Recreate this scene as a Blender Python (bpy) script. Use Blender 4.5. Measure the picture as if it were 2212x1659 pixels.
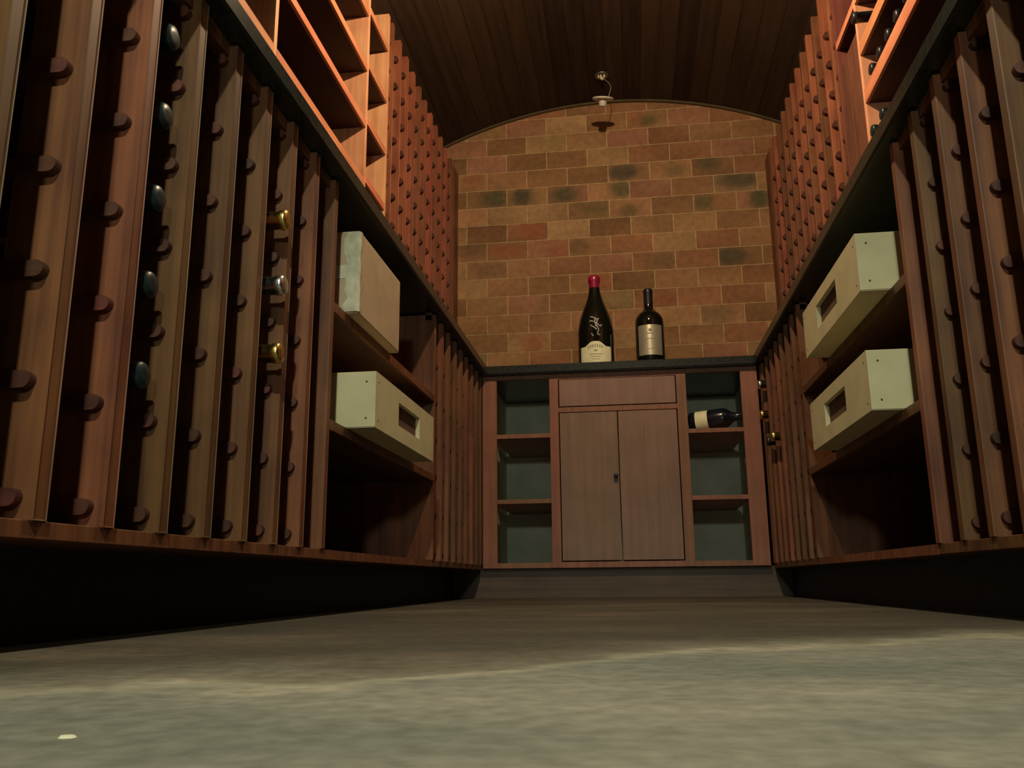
import bpy, bmesh, math, random
from mathutils import Vector, Matrix
random.seed(7)
S = bpy.context.scene
for o in list(bpy.data.objects): bpy.data.objects.remove(o)
C = S.collection
R = math.radians

# ------------------------------------------------------------------ camera
F = 1846.9
cam_d = bpy.data.cameras.new('camera'); cam = bpy.data.objects.new('camera', cam_d); C.objects.link(cam)
cam_d.sensor_width = 36; cam_d.lens = F / 2212 * 36; cam_d.clip_start = 0.01
d = Vector(((1363.8 - 1106) / F, -(1252.8 - 829.5) / F, -1)).normalized()
z_ = Vector((-math.sin(.03977), math.cos(.03977), 0)); up = (z_ - d * z_.dot(d)).normalized(); xx = d.cross(up)
cam.matrix_world = Matrix.Translation((0, 0, .0637)) @ Matrix((xx, d, up)).to_4x4()
S.camera = cam

# ------------------------------------------------------------------ light
W = bpy.data.worlds.new('world'); S.world = W; W.use_nodes = True
W.node_tree.nodes['Background'].inputs[0].default_value = (.05, .045, .06, 1)
W.node_tree.nodes['Background'].inputs[1].default_value = .06
def light(name, kind, loc, power, col, size=.05, aim=None, spot=None, blend=1):
    l = bpy.data.lights.new(name, kind); l.energy = power; l.color = col
    if kind == 'AREA': l.size = size
    else: l.shadow_soft_size = size
    if spot: l.spot_size = R(spot); l.spot_blend = blend
    o = bpy.data.objects.new(name, l); C.objects.link(o); o.location = loc
    if aim is not None: o.rotation_euler = (Vector(aim) - Vector(loc)).to_track_quat('-Z', 'Y').to_euler()
    return o
light('ceiling_lamp_light', 'POINT', (0, 1.95, 2.0), 62, (1, .72, .44), .022)
light('ceiling_downlight', 'SPOT', (.0, -.8, 2.0), 132, (.97, 1, .76), .03, aim=(0, -.8, 0), spot=144, blend=.3)
light('low_fill_light', 'SPOT', (.03, -1.15, .85), 36, (.97, 1, .80), .06, aim=(0, 2, .42), spot=52, blend=.6)  # added low fill behind the camera, brightens the cabinet interiors
S.view_settings.view_transform = 'Standard'; S.view_settings.look = 'None'
S.view_settings.gamma = 1; S.view_settings.use_curve_mapping = False
S.view_settings.exposure = 0

# ------------------------------------------------------------------ materials
def nodes(name):
    m = bpy.data.materials.new(name); m.use_nodes = True
    return m, m.node_tree.nodes, m.node_tree.links, m.node_tree.nodes['Principled BSDF']
def wood(name, dark, lite, axis='z', rough=.5, rnd=.3, bump=.15, scale=1.0):
    m, N, L, B = nodes(name)
    tc = N.new('ShaderNodeTexCoord'); oi = N.new('ShaderNodeObjectInfo')
    add = N.new('ShaderNodeVectorMath'); add.operation = 'MULTIPLY_ADD'
    rv = N.new('ShaderNodeCombineXYZ')
    for i in range(3): L.new(oi.outputs['Random'], rv.inputs[i])
    L.new(rv.outputs[0], add.inputs[0]); add.inputs[1].default_value = (9, 17, 5); L.new(tc.outputs['Object'], add.inputs[2])
    mp = N.new('ShaderNodeMapping'); s = [55 * scale] * 3; s['xyz'.index(axis)] = 2.2 * scale
    mp.inputs['Scale'].default_value = s; L.new(add.outputs[0], mp.inputs[0])
    n1 = N.new('ShaderNodeTexNoise'); n1.inputs['Scale'].default_value = 1; n1.inputs['Detail'].default_value = 5; n1.inputs['Roughness'].default_value = .6
    L.new(mp.outputs[0], n1.inputs['Vector'])
    n2 = N.new('ShaderNodeTexNoise'); n2.inputs['Scale'].default_value = 9; n2.inputs['Detail'].default_value = 2
    L.new(add.outputs[0], n2.inputs['Vector'])
    r = N.new('ShaderNodeValToRGB'); r.color_ramp.elements[0].position = .3; r.color_ramp.elements[1].position = .72
    r.color_ramp.elements[0].color = (*dark, 1); r.color_ramp.elements[1].color = (*lite, 1)
    mx = N.new('ShaderNodeMath'); mx.operation = 'MULTIPLY_ADD'; L.new(n2.outputs[0], mx.inputs[0]); mx.inputs[1].default_value = .45
    sb = N.new('ShaderNodeMath'); sb.operation = 'MULTIPLY_ADD'; L.new(n1.outputs[0], sb.inputs[0]); sb.inputs[1].default_value = .9; sb.inputs[2].default_value = -.17
    L.new(sb.outputs[0], mx.inputs[2]); L.new(mx.outputs[0], r.inputs[0])
    hs = N.new('ShaderNodeHueSaturation')
    v = N.new('ShaderNodeMapRange'); v.inputs[3].default_value = 1 - rnd; v.inputs[4].default_value = 1 + rnd; L.new(oi.outputs['Random'], v.inputs[0])
    h = N.new('ShaderNodeMapRange'); h.inputs[3].default_value = .515; h.inputs[4].default_value = .49; L.new(oi.outputs['Random'], h.inputs[0])
    L.new(v.outputs[0], hs.inputs['Value']); L.new(h.outputs[0], hs.inputs['Hue']); L.new(r.outputs[0], hs.inputs['Color'])
    L.new(hs.outputs[0], B.inputs['Base Color'])
    B.inputs['Roughness'].default_value = rough
    bp = N.new('ShaderNodeBump'); bp.inputs['Strength'].default_value = bump; bp.inputs['Distance'].default_value = .002
    L.new(n1.outputs[0], bp.inputs['Height']); L.new(bp.outputs[0], B.inputs['Normal'])
    return m
def plain(name, col, rough=.5, metal=0, spec=.5, noise=0, nscale=20, bump=0, coat=0):
    m, N, L, B = nodes(name)
    B.inputs['Roughness'].default_value = rough; B.inputs['Metallic'].default_value = metal
    B.inputs['Specular IOR Level'].default_value = spec; B.inputs['Coat Weight'].default_value = coat; B.inputs['Coat Roughness'].default_value = .08
    tc = N.new('ShaderNodeTexCoord'); n = N.new('ShaderNodeTexNoise'); n.inputs['Scale'].default_value = nscale; n.inputs['Detail'].default_value = 4
    L.new(tc.outputs['Object'], n.inputs['Vector'])
    r = N.new('ShaderNodeValToRGB')
    r.color_ramp.elements[0].position = .3; r.color_ramp.elements[1].position = .7
    r.color_ramp.elements[0].color = (*[c * (1 - noise) for c in col], 1); r.color_ramp.elements[1].color = (*[min(1, c * (1 + noise)) for c in col], 1)
    L.new(n.outputs[0], r.inputs[0]); L.new(r.outputs[0], B.inputs['Base Color'])
    if bump:
        b = N.new('ShaderNodeBump'); b.inputs['Strength'].default_value = bump; b.inputs['Distance'].default_value = .003
        L.new(n.outputs[0], b.inputs['Height']); L.new(b.outputs[0], B.inputs['Normal'])
    return m
M = {}
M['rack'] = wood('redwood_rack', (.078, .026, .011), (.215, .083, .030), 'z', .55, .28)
M['rail'] = wood('shaded_redwood_rail', (.045, .013, .008), (.11, .032, .017), 'x', .6, .22)  # darker than the posts, shadow at the rails put into the colour
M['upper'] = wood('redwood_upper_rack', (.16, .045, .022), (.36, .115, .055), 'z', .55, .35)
M['facing'] = wood('dark_red_facing', (.10, .032, .022), (.20, .065, .042), 'z', .6, .05)
M['shelfboard'] = wood('brown_shelf_board', (.040, .015, .009), (.100, .040, .018), 'y', .6, .1)  # darker than the edge strips, shade of the undersides put into the colour
M['board'] = wood('dark_brown_board', (.030, .009, .007), (.065, .020, .014), 'y', .6, .1)  # display boards and backs, much darker than their edge strips
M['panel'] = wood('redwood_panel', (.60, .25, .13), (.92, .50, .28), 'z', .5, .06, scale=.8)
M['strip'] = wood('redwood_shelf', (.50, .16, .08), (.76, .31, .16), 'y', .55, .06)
M['cabinet'] = wood('cabinet_plywood', (.21, .13, .096), (.31, .20, .150), 'z', .55, .05, scale=.7)
M['stile'] = wood('cabinet_stile', (.21, .088, .050), (.33, .150, .088), 'z', .5, .14)
M['inside'] = plain('cabinet_lining', (.66, .72, .60), .7, noise=.15, nscale=8)
M['counter'] = plain('black_granite', (.019, .027, .024), .26, spec=.6, noise=.5, nscale=90)
M['toe'] = plain('black_toe_kick', (.012, .012, .014), .6, noise=.3)
M['toeback'] = wood('dark_toe_board', (.07, .052, .040), (.12, .09, .07), 'x', .6, .05)
M['darkwall'] = plain('dark_stain_wall', (.05, .03, .02), .8, noise=.3, nscale=5)
M['case'] = plain('pine_case', (.59, .54, .33), .6, noise=.08, nscale=14, bump=.1)
M['carton'] = plain('cardboard', (.47, .36, .24), .7, noise=.1, nscale=18)
M['tape'] = plain('clear_tape', (.64, .64, .48), .12, noise=.2, nscale=40, bump=.6, coat=1)
M['slot'] = plain('dark_slot', (.10, .05, .03), .8, noise=.2)
M['nail'] = plain('nail_steel', (.10, .08, .06), .5, metal=.6)
M['glass_d'] = plain('dark_bottle_glass', (.006, .008, .006), .07, spec=.7, noise=.2)
M['glass_b'] = plain('blue_black_glass', (.010, .014, .022), .2, spec=.6, noise=.2)
M['foil_k'] = plain('black_capsule', (.016, .016, .020), .35, spec=.6, noise=.3)
M['foil_b'] = plain('blue_grey_capsule', (.012, .028, .032), .35, metal=.2, noise=.3)
M['gold'] = plain('gold_foil', (.80, .62, .20), .28, metal=1, noise=.2, nscale=60, bump=.5)
M['silver'] = plain('silver_foil', (.80, .86, .88), .26, metal=1, noise=.15, nscale=60, bump=.5)
M['wax'] = plain('red_wax', (.30, .010, .045), .3, noise=.3, nscale=50, bump=.3, coat=.5)
M['paper'] = plain('cream_label', (.90, .92, .64), .6, noise=.08, nscale=30)
M['ink'] = plain('label_ink', (.30, .31, .22), .7, noise=.1)
M['metal_label'] = plain('silver_grey_label', (.66, .67, .52), .30, metal=.6, noise=.1, nscale=25)
M['paint'] = plain('white_bottle_paint', (.36, .36, .33), .5, noise=.3, nscale=60)
M['knob'] = plain('blue_steel_knob', (.05, .06, .12), .3, metal=.6)
M['white'] = plain('white_enamel', (.75, .72, .62), .45, noise=.05)
M['cord'] = plain('grey_cord', (.42, .36, .32), .6, noise=.1)
M['reflector'] = plain('bright_reflector', (.92, .95, .70), .22, metal=.25, noise=.1, nscale=80, bump=.6)
M['dusty'] = plain('dull_metal', (.18, .17, .12), .4, metal=.7, noise=.2)
M['chip'] = plain('pale_chip', (.85, .80, .58), .6, noise=.1)
M['trim'] = plain('arch_trim', (.10, .075, .035), .6, noise=.2)

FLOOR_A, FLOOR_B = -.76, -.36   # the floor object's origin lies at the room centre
def floor_mat():
    m, N, L, B = nodes('stained_concrete')
    tc = N.new('ShaderNodeTexCoord')
    n1 = N.new('ShaderNodeTexNoise'); n1.inputs['Scale'].default_value = 3.2; n1.inputs['Detail'].default_value = 7; n1.inputs['Roughness'].default_value = .55
    mp = N.new('ShaderNodeMapping'); mp.inputs['Scale'].default_value = (.8, 1.5, 1); mp.inputs['Rotation'].default_value = (0, 0, .25); mp.inputs['Location'].default_value = (1.3, .45, 0)
    L.new(tc.outputs['Object'], mp.inputs[0]); L.new(mp.outputs[0], n1.inputs['Vector'])
    r = N.new('ShaderNodeValToRGB'); e = r.color_ramp.elements
    e[0].position = .34; e[0].color = (.090, .100, .084, 1); e[1].position = .66; e[1].color = (.215, .200, .162, 1)
    x = e.new(.47); x.color = (.120, .122, .102, 1); x = e.new(.56); x.color = (.146, .142, .118, 1)
    L.new(n1.outputs[0], r.inputs[0])
    n2 = N.new('ShaderNodeTexNoise'); n2.inputs['Scale'].default_value = 60; n2.inputs['Detail'].default_value = 5
    L.new(tc.outputs['Object'], n2.inputs['Vector'])
    mr = N.new('ShaderNodeMapRange'); mr.inputs[1].default_value = .3; mr.inputs[2].default_value = .7; mr.inputs[3].default_value = .78; mr.inputs[4].default_value = 1.2
    L.new(n2.outputs[0], mr.inputs[0])
    mul = N.new('ShaderNodeVectorMath'); mul.operation = 'SCALE'; L.new(r.outputs[0], mul.inputs[0]); L.new(mr.outputs[0], mul.inputs['Scale'])
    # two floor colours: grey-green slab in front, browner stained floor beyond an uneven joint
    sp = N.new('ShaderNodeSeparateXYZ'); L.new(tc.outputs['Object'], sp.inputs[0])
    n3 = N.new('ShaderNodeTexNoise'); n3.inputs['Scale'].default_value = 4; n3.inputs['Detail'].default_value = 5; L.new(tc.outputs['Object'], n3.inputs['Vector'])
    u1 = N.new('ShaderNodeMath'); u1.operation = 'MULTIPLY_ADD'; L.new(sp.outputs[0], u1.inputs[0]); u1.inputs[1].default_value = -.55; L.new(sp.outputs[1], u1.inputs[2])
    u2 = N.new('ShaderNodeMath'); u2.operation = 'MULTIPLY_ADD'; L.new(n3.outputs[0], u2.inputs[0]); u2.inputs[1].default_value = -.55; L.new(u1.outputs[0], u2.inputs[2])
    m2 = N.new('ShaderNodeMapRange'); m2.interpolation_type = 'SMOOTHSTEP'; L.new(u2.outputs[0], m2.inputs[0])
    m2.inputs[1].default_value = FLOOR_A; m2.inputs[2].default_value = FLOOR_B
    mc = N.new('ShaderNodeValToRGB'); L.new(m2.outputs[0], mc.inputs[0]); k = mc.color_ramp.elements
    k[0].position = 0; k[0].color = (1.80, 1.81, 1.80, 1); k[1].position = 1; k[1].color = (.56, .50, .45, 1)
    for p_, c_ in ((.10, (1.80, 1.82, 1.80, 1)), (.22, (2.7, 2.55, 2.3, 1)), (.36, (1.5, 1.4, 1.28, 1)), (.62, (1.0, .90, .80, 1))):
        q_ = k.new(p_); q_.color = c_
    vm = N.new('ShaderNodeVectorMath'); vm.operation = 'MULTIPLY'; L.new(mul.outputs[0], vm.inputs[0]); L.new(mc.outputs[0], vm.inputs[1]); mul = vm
    L.new(mul.outputs[0], B.inputs['Base Color']); B.inputs['Roughness'].default_value = .62; B.inputs['Specular IOR Level'].default_value = .25
    b = N.new('ShaderNodeBump'); b.inputs['Strength'].default_value = .15; b.inputs['Distance'].default_value = .004
    L.new(n2.outputs[0], b.inputs['Height']); L.new(b.outputs[0], B.inputs['Normal'])
    return m
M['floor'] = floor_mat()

def ceil_mat():
    m, N, L, B = nodes('ceiling_planks')
    tc = N.new('ShaderNodeTexCoord'); sp = N.new('ShaderNodeSeparateXYZ'); L.new(tc.outputs['Object'], sp.inputs[0])
    dv = N.new('ShaderNodeMath'); dv.operation = 'DIVIDE'; L.new(sp.outputs[0], dv.inputs[0]); dv.inputs[1].default_value = .082
    fl = N.new('ShaderNodeMath'); fl.operation = 'FLOOR'; L.new(dv.outputs[0], fl.inputs[0])
    fr = N.new('ShaderNodeMath'); fr.operation = 'FRACT'; L.new(dv.outputs[0], fr.inputs[0])
    wn = N.new('ShaderNodeTexWhiteNoise'); wn.noise_dimensions = '1D'; L.new(fl.outputs[0], wn.inputs['W'])
    cv = N.new('ShaderNodeCombineXYZ'); L.new(wn.outputs[0], cv.inputs[2])
    ad = N.new('ShaderNodeVectorMath'); ad.operation = 'MULTIPLY_ADD'; L.new(cv.outputs[0], ad.inputs[0]); ad.inputs[1].default_value = (1, 1, 30); L.new(tc.outputs['Object'], ad.inputs[2])
    mp = N.new('ShaderNodeMapping'); mp.inputs['Scale'].default_value = (40, 2.5, 1); L.new(ad.outputs[0], mp.inputs[0])
    n = N.new('ShaderNodeTexNoise'); n.inputs['Scale'].default_value = 1; n.inputs['Detail'].default_value = 4; L.new(mp.outputs[0], n.inputs['Vector'])
    a = N.new('ShaderNodeMath'); a.operation = 'MULTIPLY_ADD'; L.new(wn.outputs[0], a.inputs[0]); a.inputs[1].default_value = .5
    L.new(n.outputs[0], a.inputs[2])
    r = N.new('ShaderNodeValToRGB'); e = r.color_ramp.elements; e[0].position = .35; e[0].color = (.026, .014, .009, 1); e[1].position = 1.1; e[1].color = (.068, .038, .022, 1)
    L.new(a.outputs[0], r.inputs[0])
    gp = N.new('ShaderNodeMath'); gp.operation = 'GREATER_THAN'; L.new(fr.outputs[0], gp.inputs[0]); gp.inputs[1].default_value = .07
    mul = N.new('ShaderNodeVectorMath'); mul.operation = 'SCALE'; L.new(r.outputs[0], mul.inputs[0])
    mr = N.new('ShaderNodeMapRange'); mr.inputs[3].default_value = .62; L.new(gp.outputs[0], mr.inputs[0]); L.new(mr.outputs[0], mul.inputs['Scale'])
    L.new(mul.outputs[0], B.inputs['Base Color']); B.inputs['Roughness'].default_value = .75; B.inputs['Specular IOR Level'].default_value = .2
    b = N.new('ShaderNodeBump'); b.inputs['Strength'].default_value = .3; b.inputs['Distance'].default_value = .004
    L.new(gp.outputs[0], b.inputs['Height']); L.new(b.outputs[0], B.inputs['Normal'])
    return m
M['ceiling'] = ceil_mat()

def tile_mat():
    m, N, L, B = nodes('stone_tiles')
    at = N.new('ShaderNodeAttribute'); at.attribute_name = 'tile'
    tc = N.new('ShaderNodeTexCoord'); n = N.new('ShaderNodeTexNoise'); n.inputs['Scale'].default_value = 34; n.inputs['Detail'].default_value = 6; n.inputs['Roughness'].default_value = .65
    L.new(tc.outputs['Object'], n.inputs['Vector'])
    mr = N.new('ShaderNodeMapRange'); mr.inputs[1].default_value = .3; mr.inputs[2].default_value = .7; mr.inputs[3].default_value = .80; mr.inputs[4].default_value = 1.18
    L.new(n.outputs[0], mr.inputs[0])
    mul = N.new('ShaderNodeVectorMath'); mul.operation = 'SCALE'; L.new(at.outputs['Color'], mul.inputs[0]); L.new(mr.outputs[0], mul.inputs['Scale'])
    L.new(mul.outputs[0], B.inputs['Base Color']); B.inputs['Roughness'].default_value = .8; B.inputs['Specular IOR Level'].default_value = .2
    b = N.new('ShaderNodeBump'); b.inputs['Strength'].default_value = .3; b.inputs['Distance'].default_value = .003
    L.new(n.outputs[0], b.inputs['Height']); L.new(b.outputs[0], B.inputs['Normal'])
    return m
M['tile'] = tile_mat()

# ------------------------------------------------------------------ helpers
def box(bm, x0, x1, y0, y1, z0, z1, bevel=0):
    r = bmesh.ops.create_cube(bm, size=1)
    vs = r['verts']
    for v in vs:
        v.co = Vector((x0 + (v.co.x + .5) * (x1 - x0), y0 + (v.co.y + .5) * (y1 - y0), z0 + (v.co.z + .5) * (z1 - z0)))
    if bevel:
        es = list({e for v in vs for e in v.link_edges})
        bmesh.ops.bevel(bm, geom=es, offset=bevel, segments=2, affect='EDGES', profile=.5)
def B(*a, **k):
    bm = bmesh.new(); box(bm, *a, **k); return bm
def lathe(prof, n=40, bm=None, mat=None):
    bm = bm or bmesh.new(); rings = []; new = []
    for r, z in prof:
        ring = [bm.verts.new((r * math.cos(2 * math.pi * i / n), r * math.sin(2 * math.pi * i / n), z)) for i in range(n)]
        rings.append(ring); new += ring
    for a, b in zip(rings, rings[1:]):
        for i in range(n): bm.faces.new((a[i], a[(i + 1) % n], b[(i + 1) % n], b[i]))
    for ring, fl in ((rings[0], True), (rings[-1], False)):
        if prof[0 if fl else -1][0] > 1e-5: bm.faces.new(ring[::-1] if fl else ring)
    for f in bm.faces: f.smooth = True
    if mat is not None: bmesh.ops.transform(bm, matrix=mat, verts=new)
    return bm
def tube(pts, r, n=8):
    bm = bmesh.new(); rings = []
    for i, p in enumerate(pts):
        p = Vector(p); a = Vector(pts[max(0, i - 1)]); b = Vector(pts[min(len(pts) - 1, i + 1)]); t = (b - a).normalized()
        u = t.cross(Vector((0, 1, .3))).normalized(); v = t.cross(u)
        rings.append([bm.verts.new(p + (u * math.cos(2 * math.pi * k / n) + v * math.sin(2 * math.pi * k / n)) * r) for k in range(n)])
    for a, b in zip(rings, rings[1:]):
        for k in range(n): bm.faces.new((a[k], a[(k + 1) % n], b[(k + 1) % n], b[k]))
    bm.faces.new(rings[0][::-1]); bm.faces.new(rings[-1])
    for f in bm.faces: f.smooth = True
    return bm
def prism(poly, y0, y1, plane='xz'):
    bm = bmesh.new()
    f = lambda p, y: (p[0], y, p[1]) if plane == 'xz' else (p[0], p[1], y)
    a = [bm.verts.new(f(p, y0)) for p in poly]; b = [bm.verts.new(f(p, y1)) for p in poly]; n = len(poly)
    bm.faces.new(a); bm.faces.new(b[::-1])
    for i in range(n): bm.faces.new((a[i], b[i], b[(i + 1) % n], a[(i + 1) % n]))
    bmesh.ops.recalc_face_normals(bm, faces=bm.faces)
    return bm
def wloc(o):
    v = Vector((0, 0, 0))
    while o: v += o.location; o = o.parent
    return v
def obj(name, bm, mat, parent=None, local=False, loc=None):
    """one mesh object; bm in world coordinates unless local"""
    me = bpy.data.meshes.new(name); bm.normal_update(); bm.to_mesh(me); bm.free()
    me.materials.append(M[mat])
    o = bpy.data.objects.new(name, me); C.objects.link(o)
    if parent:
        o.parent = parent
        if not local:
            off = wloc(parent); me.transform(Matrix.Translation(-off))
    if loc is not None: o.location = loc
    elif not parent and not local:        # put the origin at the base centre
        cs = [v.co for v in me.vertices]; mn = [min(c[i] for c in cs) for i in range(3)]; mx = [max(c[i] for c in cs) for i in range(3)]
        c = Vector(((mn[0] + mx[0]) / 2, (mn[1] + mx[1]) / 2, mn[2])); me.transform(Matrix.Translation(-c)); o.location = c
    return o
def tag(o, label, cat, group=None):
    o['label'] = label; o['category'] = cat
    if group: o['group'] = group
    return o
def thing(name, label, cat, loc=(0, 0, 0), group=None, rot=None):
    o = bpy.data.objects.new(name, None); C.objects.link(o); o.location = loc; o.empty_display_size = .05
    if rot: o.rotation_euler = rot
    return tag(o, label, cat, group)
def dup(root, loc, label, rot=None, group=None):
    r = root.copy(); C.objects.link(r); r.location = loc; r['label'] = label
    if rot: r.rotation_euler = rot
    if group: r['group'] = group
    for ch in list(root.children):
        c = ch.copy(); C.objects.link(c); c.parent = r
        for g in list(ch.children):
            q = g.copy(); C.objects.link(q); q.parent = c
    return r
def struct(name, bm, mat, label=None):
    o = obj(name, bm, mat); o['kind'] = 'structure'
    if label: o['label'] = label
    return o

# ------------------------------------------------------------------ room shell
XL, XR, YB, YF = -1.13, 1.07, 3.976, -1.9
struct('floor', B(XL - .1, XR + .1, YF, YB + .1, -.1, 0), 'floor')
struct('wall_left', B(XL - .1, XL, YF, YB + .1, 0, 2.35), 'darkwall')
struct('wall_right', B(XR, XR + .1, YF, YB + .1, 0, 2.35), 'darkwall')
struct('wall_front', B(XL - .1, XR + .1, YF - .1, YF, 0, 2.7), 'darkwall')
AC, AR_, AZ = -.03, 2.0, 2.45              # vault axis, radius and crown
def arch(x, dr=0): return AZ - AR_ + math.sqrt((AR_ + dr) ** 2 - (x - AC) ** 2)
xs = [XL - .1 + (XR - XL + .2) * i / 48 for i in range(49)]
struct('ceiling', prism([(x, arch(x)) for x in xs] + [(x, arch(x) + .08) for x in xs[::-1]], YF, YB + .1), 'ceiling')
struct('trim_1', prism([(x, arch(x) - .010) for x in xs[5:-5]] + [(x, arch(x)) for x in xs[5:-5][::-1]], YB - .016, YB), 'trim')

# back wall: mortar slab with shallow tiles in running bond, colours painted tile by tile
def back_wall():
    col_pal = [tuple(.94 * q for q in c) for c in [(.36, .20, .095), (.41, .24, .115), (.38, .185, .095), (.43, .235, .12), (.34, .19, .09), (.40, .20, .12), (.45, .28, .14), (.32, .175, .085)]]
    spots = []   # x, z, rx, rz, colour, strength
    def wp(u, v):
        px, py = 950 + u / 2.765, 200 + v / 2.765
        c = Vector(((px - 1106) / F, -(py - 829.5) / F, -1)); r = Vector((xx.dot(c), d.dot(c), up.dot(c)))
        t = YB / r.y; return t * r.x, .0637 + t * r.z
    G, K, RD, GY = (.085, .10, .050), (.075, .075, .050), (.36, .115, .06), (.20, .15, .085)
    for u, v, a, b, c, s in [(330, 635, 80, 60, G, .8), (490, 625, 60, 60, K, .85), (745, 610, 75, 50, G, .8), (1090, 575, 70, 60, G, .8),
            (1090, 475, 95, 55, K, .85), (1240, 165, 50, 35, G, .7), (1400, 465, 55, 40, G, .5), (1600, 415, 60, 45, G, .65), (1800, 520, 110, 50, K, .75),
            (1570, 650, 55, 50, G, .7), (1915, 630, 60, 70, G, .9), (930, 690, 90, 50, G, .4), (1130, 710, 55, 35, G, .65), (1330, 1005, 100, 50, G, .4),
            (1735, 975, 90, 60, K, .8), (320, 1060, 110, 50, K, .4), (1650, 1325, 100, 45, GY, .6), (560, 825, 90, 50, RD, .6), (400, 945, 110, 50, RD, .6),
            (720, 950, 70, 50, RD, .45), (990, 1130, 40, 50, RD, .6), (1150, 160, 50, 60, RD, .5), (560, 1500, 60, 60, RD, .6), (250, 1580, 70, 60, (.24, .22, .10), .7),
            (700, 270, 60, 50, (.32, .25, .08), .5), (1080, 1240, 120, 50, (.34, .26, .13), .6), (210, 525, 60, 50, RD, .5), (1180, 850, 60, 50, (.40, .20, .08), .4),
            (1700, 500, 40, 60, K, .3), (650, 1260, 70, 60, GY, .4), (190, 940, 70, 50, K, .35), (830, 925, 60, 50, K, .35), (1350, 1220, 50, 50, (.28, .10, .05), .5)]:
        x, z = wp(u, v); spots.append((x, z, a / 2.765 / 430, b / 2.765 / 430, c, s))
    bm = bmesh.new(); cl = bm.loops.layers.float_color.new('tile')
    bw, rh, g = .2055, .0952, .0022
    rr = random.Random(3)
    def quad(pts, cs):
        f = bm.faces.new([bm.verts.new(p) for p in pts])
        for l, c in zip(f.loops, cs): l[cl] = (*c, 1)
    mort = (.56, .42, .22)
    for row in range(8, 26):
        z0 = .005 + rh * row; z1 = z0 + rh
        ph = -.549 if row % 2 == 0 else -.549 + bw / 2
        k0 = math.floor((XL - ph) / bw)
        for k in range(k0, k0 + 13):
            x0 = max(XL, ph + bw * k); x1 = min(XR, ph + bw * (k + 1))
            if x1 - x0 < .01: continue
            base = Vector(rr.choice(col_pal)); base *= rr.uniform(.85, 1.12)
            tint = Vector((0, 0, 0))
            nx, nz = 8, 4
            a0, a1, b0, b1 = x0 + g, x1 - g, z0 + g, z1 - g
            mottle = [rr.uniform(-.22, .20) for _ in range(4)]
            def cc(x, z):
                u_, v_ = (x - a0) / (a1 - a0), (z - b0) / (b1 - b0)
                c = base * (1 + mottle[0] * (1 - u_) * (1 - v_) + mottle[1] * u_ * (1 - v_) + mottle[2] * (1 - u_) * v_ + mottle[3] * u_ * v_)
                for sx, sz, rx, rz, sc, st in spots:
                    if x0 <= sx < x1 and z0 <= sz < z1:
                        q = ((x - sx) / rx) ** 2 + ((z - sz) / rz) ** 2
                        w = st * math.exp(-max(0, q - .5) * 1.2); c = c.lerp(Vector(sc), min(1, w))
                return c
            def top(x, z): return min(z, arch(x) + .03)
            y = YB
            for i in range(nx):
                for j in range(nz):
                    xa, xb = a0 + (a1 - a0) * i / nx, a0 + (a1 - a0) * (i + 1) / nx
                    za, zb = b0 + (b1 - b0) * j / nz, b0 + (b1 - b0) * (j + 1) / nz
                    if za > arch((xa + xb) / 2) + .02: continue
                    quad([(xa, y, za), (xb, y, za), (xb, y, zb), (xa, y, zb)], [cc(xa, za), cc(xb, za), cc(xb, zb), cc(xa, zb)])
            if z0 < arch(x0) + .02:
                q = .002
                for (p1, p2) in (((a0, b0), (a1, b0)), ((a1, b0), (a1, b1)), ((a1, b1), (a0, b1)), ((a0, b1), (a0, b0))):
                    quad([(p1[0], y, p1[1]), (p2[0], y, p2[1]), (p2[0], y + q, p2[1]), (p1[0], y + q, p1[1])], [mort] * 4)
    # mortar plane and the slab behind it
    y = YB + .002
    quad([(XL - .1, y, 0), (XR + .1, y, 0), (XR + .1, y, 2.5), (XL - .1, y, 2.5)], [mort] * 4)
    quad([(XL - .1, y + .1, 0), (XR + .1, y + .1, 0), (XR + .1, y + .1, 2.5), (XL - .1, y + .1, 2.5)][::-1], [mort] * 4)
    o = obj('wall_back', bm, 'tile', local=True); o['kind'] = 'structure'
back_wall()

# ------------------------------------------------------------------ countertop (one U-shaped slab)
CL, CR, CT, CH, CY = -.55, .508, .92, .036, 3.346
def counter():
    poly = [(XL, -1.0), (CL, -1.0), (CL, CY), (CR, CY), (CR, -1.0), (XR, -1.0), (XR, YB), (XL, YB)]
    bm = prism(poly, CT - CH, CT, 'xy')
    es = [e for e in bm.edges if all(abs(v.co.x) < .6 and v.co.y < 3.5 for v in e.verts)]
    bmesh.ops.bevel(bm, geom=es, offset=.004, segments=3, affect='EDGES')
    o = obj('countertop', bm, 'counter')
    tag(o, 'black stone countertop running in a U above the lower wine racks and back cabinet', 'countertop')
counter()

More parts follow.
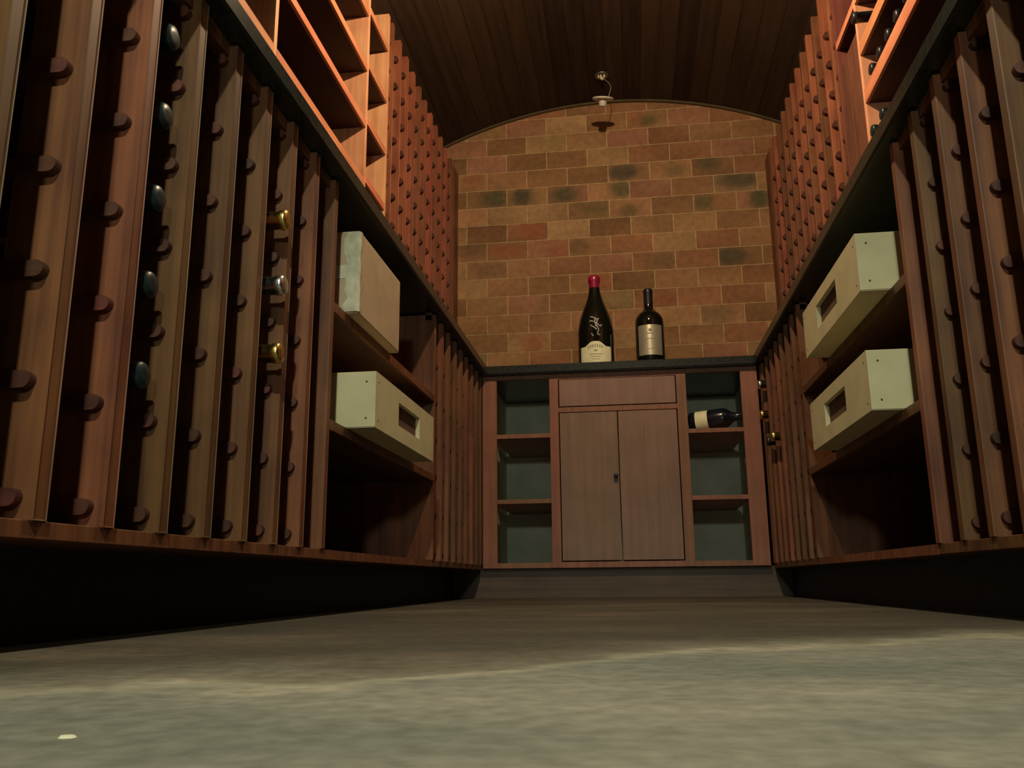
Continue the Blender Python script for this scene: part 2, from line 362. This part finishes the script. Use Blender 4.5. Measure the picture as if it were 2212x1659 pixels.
# ------------------------------------------------------------------ wine racks
def rail_bm(s, depth, fr=.012, w=.042, h=.018):
    # side profile with a rounded nose, extruded across the post
    pts = []
    r = h / 2
    for i in range(9):
        a = math.pi / 2 + math.pi * i / 8
        pts.append((fr + r + r * math.cos(a), -r + r * math.sin(a)))
    pts += [(depth - .01, -h), (depth - .01, 0)]
    return prism([(s * x, z) for x, z in pts], -w / 2, w / 2)
def rack(name, label, s, front, depth, ys, z0, z1, rails, mat, w=.020, pd=.066, bottom=None, topb=None, end_panels=(), toe=None, filler=None):
    """s: +1 racks on the right (depth goes to +x), -1 on the left"""
    ya, yb = min(ys + [p[0] for p in end_panels]), max(ys + [p[1] for p in end_panels])
    t = thing(name, label, 'wine rack', (s * (abs(front) + depth / 2), (ya + yb) / 2, 0 if toe else z0 - .0), group='wine racks of red-brown slats')
    bm = bmesh.new()
    box(bm, 0, s * pd, -w / 2, w / 2, z0, z1, bevel=.0015)
    bmesh.ops.recalc_face_normals(bm, faces=bm.faces)
    base = wloc(t)
    lad = obj('ladder', bm, mat, t, local=True)
    rb2 = bmesh.new(); box(rb2, s * (depth - pd), s * depth, -w / 2, w / 2, z0, z1); rear = obj('rear_post', rb2, mat, lad, local=True)
    rbm = rail_bm(s, depth) if mat == 'rack' else rail_bm(s, depth, .004, .056, .024)  # upper rails thicker and dark, standing in for shadowed notches
    rail = obj('rail', rbm, 'rail', lad, local=True)
    first = True
    for y in ys:
        L_ = lad if first else lad.copy()
        if not first: C.objects.link(L_); L_.parent = t
        L_.location = Vector((front, y, 0)) - base
        if not first: q = rear.copy(); C.objects.link(q); q.parent = L_
        for i, z in enumerate(rails):
            if first and i == 0: q = rail
            else: q = rail.copy(); C.objects.link(q); q.parent = L_
            q.location = (0, 0, z)
        first = False
    for (p0, p1) in end_panels:
        obj('side_panel', B(*sorted((front, front + s * depth)), p0, p1, z0, z1, bevel=.0015), mat, t)
    if bottom: obj('bottom_board', B(*sorted((front + s * .003, front + s * depth)), ya, yb, bottom[0], bottom[1], bevel=.001), mat, t)
    if topb: obj('top_board', B(*sorted((front + s * .012, front + s * .032)), ya, yb, topb[0], topb[1]), mat, t)
    if toe: obj('toe_kick', B(*sorted((toe, front + s * depth)), ya, 3.402 if yb > 3.3 else yb, 0, bottom[0]), 'toe', t)
    if filler: obj('filler_strip', B(*sorted((front, front + s * .02)), filler[0], filler[1], z0, z1, bevel=.001), mat, t)
    return t
FL, FR = -.575, .530
LZ = [.157 + .1175 * k for k in range(7)]
P = .1145
DEP = .50
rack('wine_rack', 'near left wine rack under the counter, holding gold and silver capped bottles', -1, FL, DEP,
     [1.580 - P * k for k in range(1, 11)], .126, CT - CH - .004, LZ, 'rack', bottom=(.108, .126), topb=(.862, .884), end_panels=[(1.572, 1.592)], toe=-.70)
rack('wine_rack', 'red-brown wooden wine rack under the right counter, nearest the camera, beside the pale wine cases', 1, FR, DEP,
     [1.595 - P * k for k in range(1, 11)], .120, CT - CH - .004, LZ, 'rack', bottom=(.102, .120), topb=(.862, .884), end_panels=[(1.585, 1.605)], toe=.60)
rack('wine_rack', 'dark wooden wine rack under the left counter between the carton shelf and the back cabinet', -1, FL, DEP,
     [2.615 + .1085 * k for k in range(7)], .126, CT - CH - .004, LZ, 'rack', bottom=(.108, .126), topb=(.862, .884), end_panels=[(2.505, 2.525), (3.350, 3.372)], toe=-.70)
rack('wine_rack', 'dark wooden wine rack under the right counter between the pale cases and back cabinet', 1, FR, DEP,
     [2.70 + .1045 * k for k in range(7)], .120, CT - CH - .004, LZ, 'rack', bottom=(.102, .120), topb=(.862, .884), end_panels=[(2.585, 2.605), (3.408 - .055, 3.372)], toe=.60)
UZ = [1.00 + .1135 * k for k in range(10)]
UL, UR = -.80, .73
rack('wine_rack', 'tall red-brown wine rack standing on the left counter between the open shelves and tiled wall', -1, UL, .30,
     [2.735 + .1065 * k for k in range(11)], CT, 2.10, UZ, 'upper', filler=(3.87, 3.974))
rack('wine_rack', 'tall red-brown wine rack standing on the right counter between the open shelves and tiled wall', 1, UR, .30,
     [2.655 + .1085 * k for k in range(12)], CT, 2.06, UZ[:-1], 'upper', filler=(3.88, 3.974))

# ------------------------------------------------------------------ open shelf bays below the counter
def bay(s, front, y0, y1, label, zb):
    t = thing('shelf_unit', label, 'shelf', (front + s * DEP / 2, (y0 + y1) / 2, 0))
    xa, xb = sorted((front, front + s * DEP))
    for z in (.378, .620):
        q = obj('shelf', B(*sorted((front + s * .009, front + s * DEP)), y0, y1, z - .020, z), 'shelfboard', t)
        obj('edge_strip', B(*sorted((front, front + s * .009)), y0, y1, z - .021, z, bevel=.001), 'rack', q)
    obj('bottom_board', B(*sorted((front + s * .003, front + s * DEP)), y0, y1, zb - .018, zb), 'rack', t)
    obj('back_panel', B(*sorted((front + s * (DEP - .012), front + s * DEP)), y0, y1, zb, .88), 'darkwall', t)
    obj('toe_kick', B(*sorted((-.70 if s < 0 else .60, front + s * DEP)), y0, y1, 0, zb - .018), 'toe', t)
bay(-1, FL, 1.592, 2.505, 'open shelf unit under the left counter holding a carton above a pale wooden case', .126)
bay(1, FR, 1.605, 2.585, 'open shelf unit under the right counter holding two pale wooden wine cases', .120)

# wooden wine cases with a slot in the long side
def case_body(s, front, depth, y0, y1, z0, z1, sy0, sy1, sz0, sz1):
    bm = bmesh.new(); ys = [y0, sy0, sy1, y1]; zs = [z0, sz0, sz1, z1]
    q = lambda pts: bm.faces.new([bm.verts.new(p) for p in pts])
    xb = front + s * depth; xr = front + s * .012
    for i in range(3):
        for j in range(3):
            if i == 1 and j == 1: continue
            q([(front, ys[i], zs[j]), (front, ys[i + 1], zs[j]), (front, ys[i + 1], zs[j + 1]), (front, ys[i], zs[j + 1])])
    q([(xb, y0, z0), (xb, y1, z0), (xb, y1, z1), (xb, y0, z1)])
    for y in (y0, y1): q([(front, y, z0), (xb, y, z0), (xb, y, z1), (front, y, z1)])
    for z in (z0, z1): q([(front, y0, z), (xb, y0, z), (xb, y1, z), (front, y1, z)])
    for y in (sy0, sy1): q([(front, y, sz0), (xr, y, sz0), (xr, y, sz1), (front, y, sz1)])
    for z in (sz0, sz1): q([(front, sy0, z), (xr, sy0, z), (xr, sy1, z), (front, sy1, z)])
    bmesh.ops.remove_doubles(bm, verts=bm.verts, dist=1e-5)
    bmesh.ops.recalc_face_normals(bm, faces=bm.faces)
    es = [e for e in bm.edges if sum(1 for v in e.verts if v.co.y in (y0, y1) or True) and len(e.link_faces) == 2 and e.calc_face_angle(0) > 1 and all(abs(v.co.x - xr) > 1e-4 for v in e.verts) and not all(sy0 - 1e-4 < v.co.y < sy1 + 1e-4 for v in e.verts)]
    bmesh.ops.bevel(bm, geom=es, offset=.0018, segments=2, affect='EDGES')
    return bm
def case(s, front, y0, z0, label, h=.120, ln=.54, dep=.34, sy=(.185, .385)):
    y1 = y0 + ln; z1 = z0 + h
    t = thing('wine_case', label, 'wine case', (front + s * dep / 2, (y0 + y1) / 2, z0), group='pale wooden wine cases on the shelves')
    obj('body', case_body(s, front, dep, y0, y1, z0, z1, y0 + sy[0], y0 + sy[1], z0 + .036, z1 - .030), 'case', t)
    obj('hand_slot', B(*sorted((front + s * .0105, front + s * .013)), y0 + sy[0] - .001, y0 + sy[1] + .001, z0 + .035, z1 - .029), 'slot', t)
    for a in (.020, .10):
        for zz in (.02, h - .022):
            bm = lathe([(.0021, 0), (.0021, .0008), (.001, .0012)], 10, mat=Matrix.Translation((front + s * a, y0 - .0001, z0 + zz)) @ Matrix.Rotation(R(90), 4, 'X'))
            obj('nail', bm, 'nail', t)
    for a in (.022, ln - .022):
        for zz in (.018, h - .02):
            bm = lathe([(.0019, 0), (.0019, .0006), (.001, .001)], 10, mat=Matrix.Translation((front + s * .0001, y0 + a, z0 + zz)) @ Matrix.Rotation(R(90 * -s), 4, 'Y'))
            obj('nail', bm, 'nail', t)
case(-1, -.515, 1.695, .378, 'pale wooden wine case with a dark slot on the left lower shelf')
case(1, .472, 1.695, .378, 'pale wooden wine case with a dark slot, on the lower shelf at right')
case(1, .474, 1.695, .620, 'pale wooden wine case with a dark slot, on the upper shelf at right', h=.122)
def carton():
    t = thing('carton', 'taller plain cardboard carton with shiny tape on the left upper shelf', 'carton', (-.70, 1.84, .62))
    obj('body', B(-.86, -.552, 1.672, 2.005, .620, .808, bevel=.004), 'carton', t)
    rr = random.Random(5); bm = bmesh.new(); prev = None
    for i in range(13):
        z = .624 + .015 * i; w = .030 + rr.uniform(-.006, .006); o_ = rr.uniform(0, .0015)
        row = [bm.verts.new(p) for p in ((-.551 - w, 1.6715 - o_, z), (-.556, 1.6690 - o_, z), (-.5500 + o_, 1.6725, z), (-.5505 + o_, 1.672 + .010 + rr.uniform(-.004, .004), z))]
        if prev:
            for a in range(3): bm.faces.new((prev[a], prev[a + 1], row[a + 1], row[a]))
        prev = row
    tp = obj('tape', bm, 'tape', t); tp['label'] = 'shiny crinkled clear tape on the corner'
    md = tp.modifiers.new('s', 'SOLIDIFY'); md.thickness = .0006
    bm = B(-.845, -.556, 1.671, 1.6718, .700, .730); obj('tape', bm, 'tape', t)
carton()

# ------------------------------------------------------------------ back cabinet
def cabinet():
    Y = 3.376; T = .018
    t = thing('base_cabinet', 'brown wooden base cabinet with two doors, a drawer and open side shelves', 'cabinet', (-.03, 3.65, 0))
    ZB, ZT = .112, CT - CH - .001
    def st(x0, x1, z0=ZB, z1=ZT, n='stile'): return obj(n, B(x0, x1, Y, Y + T, z0, z1, bevel=.001), 'stile', t)
    st(-.574, -.516); st(-.300, -.264); st(.207, .245); st(.457, .522)
    for a, b in ((-.516, -.300), (.245, .457)):
        obj('rail', B(a, b, Y + .001, Y + T, ZB, .132), 'stile', t); obj('rail', B(a, b, Y + .001, Y + T, .866, ZT), 'stile', t)
        for z in (.641, .379): obj('shelf', B(a - .015, b + .015, Y + .004, YB - .04, z - .017, z, bevel=.001), 'stile', t)
    obj('rail', B(-.264, .207, Y + .001, Y + T, ZB, .134), 'stile', t); obj('rail', B(-.264, .207, Y + .001, Y + T, .860, ZT), 'stile', t)
    obj('rail', B(-.264, .207, Y + .001, Y + T, .724, .744), 'stile', t)
    obj('drawer_front', B(-.260, .203, Y - .003, Y + .015, .747, .857, bevel=.0015), 'cabinet', t)
    d1 = obj('door', B(-.260, -.0305, Y - .003, Y + .015, .138, .720, bevel=.0015), 'cabinet', t)
    d2 = obj('door', B(-.0270, .203, Y - .003, Y + .015, .138, .720, bevel=.0015), 'cabinet', t)
    k = lathe([(.004, 0), (.004, .008), (.0085, .011), (.0095, .016), (.006, .020), (0, .021)], 20, mat=Matrix.Translation((-.043, Y - .003, .461)) @ Matrix.Rotation(R(90), 4, 'X'))
    obj('knob', k, 'knob', d1)['label'] = 'small dark blue metal knob'
    for x0, x1 in ((-.574, -.556), (-.300, -.282), (.227, .245), (.504, .522)):
        obj('side_panel', B(x0, x1, Y + T, YB - .02, ZB, ZT), 'inside', t)
    obj('back_panel', B(-.574, .522, YB - .036, YB - .02, ZB, ZT), 'inside', t)
    obj('bottom_board', B(-.574, .522, Y + T, YB - .02, ZB, ZB + .018), 'stile', t)
    obj('toe_kick', B(-.705, .605, Y + .0265, YB - .02, 0, ZB), 'toeback', t)
cabinet()

# ------------------------------------------------------------------ open display shelves above the counter
def display_left():
    F_ = UL; D = .30
    t = thing('display_shelves', 'empty orange-lit wooden display shelves standing on the left counter', 'shelves', (F_ - D / 2, 1.75, CT), group='open display shelves above the counters')
    for a, b in ((.60, .618), (1.726, 1.744), (2.440, 2.458), (2.672, 2.692)):
        obj('upright', B(F_ - D, F_, a, b, CT, 2.10, bevel=.001), 'panel', t)
    for a, b, dz in ((.618, 1.726, 0), (1.744, 2.440, 0), (2.458, 2.672, .022)):
        for z in (1.11, 1.326, 1.534, 1.738, 1.945):
            q = obj('shelf', B(F_ - D, F_ - .008, a, b, z - .024 + dz, z + dz), 'board', t)
            obj('edge_strip', B(F_ - .008, F_ + .001, a, b, z - .026 + dz, z + dz, bevel=.001), 'strip', q)
    obj('back_panel', B(F_ - D - .010, F_ - D, .60, 2.692, CT, 2.10), 'board', t)
display_left()
def display_right():
    F_ = UR; D = .31
    t = thing('display_shelves', 'orange-lit wooden display shelves with bottles lying on them, on the right counter', 'shelves', (F_ + D / 2, 1.6, CT), group='open display shelves above the counters')
    for a, b in ((.60, .618), (2.358, 2.376), (2.590, 2.608)):
        obj('upright', B(F_, F_ + D, a, b, CT, 2.06, bevel=.001), 'panel' if a < 2.5 else 'facing', t)
    for z, th in ((1.05, .04), (1.252, .042), (1.450, .044), (1.602, .040), (1.762, .028), (1.95, .028)):
        q = obj('shelf', B(F_ + .008, F_ + D, .618, 2.358, z - th, z), 'board', t)
        obj('edge_strip', B(F_ - .001, F_ + .008, .618, 2.358, z - th, z, bevel=.001), 'strip', q)
    q = obj('shelf', B(F_ + .008, F_ + D, 2.376, 2.590, 1.735, 1.760), 'board', t)
    obj('edge_strip', B(F_ - .001, F_ + .008, 2.376, 2.590, 1.735, 1.760, bevel=.001), 'strip', q)
    obj('face_panel', B(F_ + .001, F_ + .018, 2.376, 2.590, CT, 1.655), 'facing', t)
    obj('back_panel', B(F_ + D, F_ + D + .010, .60, 2.608, CT, 2.06), 'board', t)
display_right()

# ------------------------------------------------------------------ bottles
def body_prof(L=.30, r=.0375, shoulder=.19, neck=.0145):
    return [(0, .012), (r * .55, .004), (r * .85, 0), (r, .005), (r, shoulder), (r * .96, shoulder + .008), (r * .80, shoulder + .022), (r * .55, shoulder + .034), (neck * 1.12, shoulder + .048), (neck, shoulder + .060), (neck, L - .012), (neck * 1.12, L - .010), (neck * 1.12, L - .003), (neck * .9, L)]
def lying_bottle(label, group, foil, loc, s, glass='glass_d', src={}):
    """lies along x, mouth towards the aisle; loc = axis point at the mouth"""
    key = (foil, glass)
    rot = (0, R(90 if s < 0 else -90), 0)
    # local z points from base to mouth
    base = Vector(loc) - Vector((-s * .30, 0, 0))
    if key in src: return dup(src[key], base, label, rot, group)
    t = thing('wine_bottle', label, 'bottle', base, group, rot)
    obj('glass', lathe(body_prof(), 32), glass, t, local=True)
    obj('capsule', lathe([(.0150, .235), (.0154, .237), (.0154, .286), (.0172, .289), (.0172, .2975), (.0150, .3012), (.006, .3020), (0, .3020)], 32), foil, t, local=True)
    src[key] = t
    return t
for i, (k, w) in enumerate([(6, 'topmost'), (5, 'second from the top'), (4, 'middle'), (3, 'second from the bottom'), (2, 'lowest')]):
    z = LZ[k - 1] + .040
    lying_bottle(w + ' of five dark-capped bottles in the near column of the left rack', 'dark-capped bottles in one column of the left rack', 'foil_b', (-.584, 1.580 - P * 5.5, z), -1, 'glass_b')
cy = 1.580 - P * 2.5
for k, f_, w in ((4, 'gold', 'gold-capped bottle above the silver-capped one in the left rack'), (3, 'silver', 'silver-capped bottle between two gold-capped ones in the left rack'), (2, 'gold', 'gold-capped bottle below the silver-capped one in the left rack')):
    lying_bottle(w, 'gold and silver capped bottles in the left rack', f_, (-.556, cy, LZ[k] + .040), -1)
for yb_, k, f_, w in ((3.275, 5, 'silver', 'silver-tipped'), (3.275, 4, 'gold', 'upper gold-tipped'), (3.065, 3, 'gold', 'lower gold-tipped'), (3.17, 3, 'foil_k', 'black-tipped')):
    lying_bottle(w + ' bottle lying in the far right rack beside the back cabinet', 'bottles in the far right rack', f_, (.508, yb_, LZ[k] + .041), 1)
nm = ['nearest the camera', 'second from the camera', 'third from the camera', 'third from the lit end panel', 'second from the lit end panel', 'touching the lit end panel']
for i in range(6):
    lying_bottle('dark bottle on the thick right display shelf, ' + nm[i], 'dark bottles lying on the right display shelf', 'foil_k', (.738, 1.915 + .0795 * i, 1.450 + .0378), 1)
lying_bottle('lone dark bottle sticking out on the second right display shelf', None, 'foil_k', (.697, 2.285, 1.602 + .0378), 1)
lying_bottle('blue-tipped bottle just above the right counter edge, farther of two', 'blue-tipped bottles just above the right counter edge', 'foil_b', (.722, 2.305, 1.252 + .0378), 1)
lying_bottle('blue-tipped bottle just above the right counter edge, nearer of two', 'blue-tipped bottles just above the right counter edge', 'foil_b', (.722, 2.215, 1.252 + .0378), 1)

def patch(prof_r, a0, a1, z0, z1, off=.0006, na=24, nz=10, shape=None):
    """piece of paper wrapped round a lathe; prof_r(z) radius, angles about -y"""
    bm = bmesh.new(); g = []
    for j in range(nz + 1):
        row = []
        for i in range(na + 1):
            a = a0 + (a1 - a0) * i / na; zt = shape((i / na) * 2 - 1) if shape else z1
            z = z0 + (zt - z0) * j / nz; r = prof_r(z) + off
            row.append(bm.verts.new((r * math.sin(a), -r * math.cos(a), z)))
        g.append(row)
    for j in range(nz):
        for i in range(na):
            f = bm.faces.new((g[j][i], g[j][i + 1], g[j + 1][i + 1], g[j + 1][i])); f.smooth = True
    return bm
def interp(prof):
    def f(z):
        for (r0, z0), (r1, z1) in zip(prof, prof[1:]):
            if z0 <= z <= z1 and z1 > z0: return r0 + (r1 - r0) * (z - z0) / (z1 - z0)
        return prof[-1][0]
    return f
def bottle_a():
    H, r = .400, .0750
    prof = [(0, .014), (.045, .004), (.066, 0), (r - .001, .006), (r, .02), (r, .150), (.0715, .175), (.067, .200), (.058, .230), (.0475, .258), (.037, .285), (.029, .310), (.0245, .330), (.0225, .345), (.0215, .375), (.0215, .398), (0, .399)]
    t = thing('wine_bottle', 'big sloping-shouldered bottle with red wax top and arched cream label on the back counter', 'bottle', (-.107, 3.455, CT))
    pr = interp(prof[3:-1])
    obj('glass', lathe(prof[:-2] + [(.0215, .372)], 56), 'glass_d', t, local=True)
    obj('wax_top', lathe([(.0222, .346), (.0228, .349), (.0225, .368), (.0245, .372), (.0262, .380), (.0262, .394), (.0235, .400), (0, .402)], 40), 'wax', t, local=True)['label'] = 'red wax seal'
    sh = lambda u: .080 + (.016 * math.exp(-(u / .42) ** 4)) - (.004 if abs(u) > .55 else 0)
    lb = obj('paper_label', patch(pr, -.94, .94, .006, .1, shape=sh, na=48), 'paper', t, local=True)
    # faint print on the label
    bm = bmesh.new()
    for (u0, u1, z0, z1) in [(-.42, -.36, .066, .078), (-.30, -.24, .069, .081), (-.18, -.12, .070, .083), (-.05, .01, .071, .084), (.08, .14, .070, .083), (.20, .26, .069, .081), (.32, .38, .066, .078), (-.10, .10, .054, .060), (-.35, .35, .040, .043), (-.28, .28, .030, .0325), (-.2, .2, .020, .022)]:
        p = patch(pr, u0, u1, z0, z1, off=.0011, na=4, nz=1); me = bpy.data.meshes.new('x'); p.to_mesh(me); p.free(); bm.from_mesh(me); bpy.data.meshes.remove(me)
    obj('print', bm, 'ink', lb, local=True)
    # white painted flourish on the glass
    bm = bmesh.new()
    strokes = [[(-.30, .205), (-.14, .202), (.02, .196), (.16, .190), (.24, .196)], [(.05, .198), (-.02, .182), (.05, .168), (.14, .158), (.20, .146), (.13, .128)], [(.16, .190), (.10, .176), (.20, .166), (.32, .160), (.38, .168)],
               [(-.26, .166), (-.12, .160), (.0, .152), (.10, .146)], [(-.10, .118), (-.16, .126), (-.22, .130)], [(.12, .128), (.18, .122), (.28, .125)], [(-.32, .182), (-.20, .186), (-.08, .180)]]
    for s_ in strokes:
        for (a0, z0), (a1, z1) in zip(s_, s_[1:]):
            n = 5
            for i in range(n):
                ua, ub = i / n, (i + 1) / n
                A = (a0 + (a1 - a0) * ua, z0 + (z1 - z0) * ua); Bp = (a0 + (a1 - a0) * ub, z0 + (z1 - z0) * ub)
                dx_, dz_ = (Bp[0] - A[0]) * r, Bp[1] - A[1]; l = math.hypot(dx_, dz_) or 1; nx_, nz_ = -dz_ / l * .0022, dx_ / l * .0022
                vs = []
                for (a, z), sg in ((A, 1), (A, -1), (Bp, -1), (Bp, 1)):
                    aa = a + sg * nx_ / r; zz = z + sg * nz_; rr = pr(zz) + .0008
                    vs.append(bm.verts.new((rr * math.sin(aa), -rr * math.cos(aa), zz)))
                bm.faces.new(vs)
    bmesh.ops.recalc_face_normals(bm, faces=bm.faces)
    obj('painted_flourish', bm, 'paint', t, local=True)['label'] = 'white painted scribble on the glass'
def bottle_b():
    H, r = .352, .0600
    prof = [(0, .012), (.038, .003), (.055, 0), (r, .006), (r, .197), (.0590, .211), (.0555, .223), (.0490, .235), (.0400, .245), (.0290, .253), (.0215, .262), (.0190, .276), (.0185, .335), (.0195, .338), (.0195, .349), (.017, H)]
    t = thing('wine_bottle', 'high-shouldered dark wine bottle with a shiny silver-grey label standing on the back counter', 'bottle', (.118, 3.52, CT))
    pr = interp(prof[3:])
    obj('glass', lathe(prof, 56), 'glass_d', t, local=True)
    obj('capsule', lathe([(.0192, .283), (.0196, .285), (.0192, .334), (.0204, .338), (.0204, .350), (.0175, .3535), (0, .354)], 40), 'foil_k', t, local=True)
    lb = obj('paper_label', patch(pr, -.92, .92, .050, .180, na=36), 'metal_label', t, local=True)
    lb['label'] = 'shiny silver-grey label'
    bm = bmesh.new()
    for (u0, u1, z0, z1) in [(-.25, .25, .140, .144), (-.10, .10, .150, .162), (-.35, .35, .118, .121), (-.3, .3, .075, .077)]:
        p = patch(pr, u0, u1, z0, z1, off=.0011, na=6, nz=1); me = bpy.data.meshes.new('x'); p.to_mesh(me); p.free(); bm.from_mesh(me); bpy.data.meshes.remove(me)
    obj('print', bm, 'ink', lb, local=True)
bottle_a(); bottle_b()
def bottle_c():
    # lies on the open right-hand shelf of the back cabinet, neck to the right
    r = .0415; prof = body_prof(.235, r, .135, .0155)
    rot = (R(0), R(90 - 4), R(-16))
    t = thing('wine_bottle', 'dark bottle with a white label lying on its side on the cabinet shelf', 'bottle', (.262, 3.500, .641 + r + .001), rot=rot)
    obj('glass', lathe(prof, 44), 'glass_b', t, local=True)
    bm = patch(interp(prof[3:]), 0, 4.6, .028, .078, na=40); bmesh.ops.rotate(bm, verts=bm.verts, cent=(0, 0, 0), matrix=Matrix.Rotation(R(-110), 3, 'Z'))
    obj('paper_label', bm, 'paper', t, local=True)
bottle_c()

# ------------------------------------------------------------------ downlight hanging from the vault by its wire
def downlight():
    x0, y0 = -.046, 3.73; zc = arch(x0)
    dx, dy, dz = -.043, 3.65, 2.278
    t = thing('hanging_downlight', 'small white ceiling light fitting dangling by its wire in front of the tiled wall', 'ceiling light', (x0, y0, zc))
    bm = lathe([(.034, 0), (.036, -.004), (.030, -.010), (.020, -.006), (.008, -.002), (0, -.002)], 28, mat=Matrix.Translation((x0, y0, zc)))
    hs = obj('socket_rim', bm, 'dusty', t)
    rr = random.Random(2); bm = bmesh.new()
    for k, (ox, oy, oz, sr) in enumerate([(-.004, -.010, -.016, .009), (.012, -.008, -.010, .008), (-.016, -.006, -.012, .006), (.004, -.012, -.028, .006), (.014, -.010, 0, .005)]):
        r_ = bmesh.ops.create_icosphere(bm, subdivisions=2, radius=sr)
        for v in r_['verts']: v.co = Vector((v.co.x * .7, v.co.y, v.co.z * 1.5)) * rr.uniform(.85, 1.15) + Vector((x0 + ox, y0 + oy, zc + oz))
    obj('reflector', bm, 'reflector', t)
    obj('wire', tube([(x0 + .004, y0 - .006, zc - .018), (x0 + .018, y0 - .016, zc - .040), (x0 + .032, y0 - .032, zc - .065), (x0 + .042, y0 - .05, zc - .095), (x0 + .040, y0 - .062, zc - .12), (dx + .028, dy, dz + .010), (dx + .026, dy, dz + .001)], .0016), 'cord', t)
    bm = lathe([(0, 0), (.040, 0), (.049, -.002), (.051, -.006), (.046, -.010), (.030, -.011), (.020, -.011), (0, -.011)], 44, mat=Matrix.Translation((dx, dy, dz + .002)) @ Matrix.Rotation(R(6), 4, 'Y') @ Matrix.Rotation(R(21), 4, 'X'))
    obj('trim_ring', bm, 'white', t)
    bm = lathe([(0, -.010), (.019, -.010), (.0185, -.020), (.017, -.038), (.014, -.041), (0, -.041)], 32, mat=Matrix.Translation((dx, dy, dz + .002)) @ Matrix.Rotation(R(6), 4, 'Y') @ Matrix.Rotation(R(21), 4, 'X'))
    obj('lamp_holder', bm, 'white', t)
downlight()

# ------------------------------------------------------------------ pale chips on the floor
def chip(x, y, sx, sy, label, seed):
    rr = random.Random(seed); bm = bmesh.new(); n = 11
    p = [(sx * math.cos(2 * math.pi * i / n) * rr.uniform(.7, 1.1), sy * math.sin(2 * math.pi * i / n) * rr.uniform(.7, 1.1)) for i in range(n)]
    bot = [bm.verts.new((x + a, y + b, 0)) for a, b in p]; tp = [bm.verts.new((x + a * .8, y + b * .8, .0008)) for a, b in p]
    bm.faces.new(bot[::-1]); bm.faces.new(tp)
    for i in range(n): bm.faces.new((bot[i], bot[(i + 1) % n], tp[(i + 1) % n], tp[i]))
    tag(obj('plaster_chip', bm, 'chip'), label, 'chip', 'pale chips on the floor')
chip(-.243, .363, .0050, .0035, 'pale chip on the grey floor at the lower left', 4)
chip(.355, .745, .0030, .0045, 'tiny pale chip on the grey floor at the right', 5)
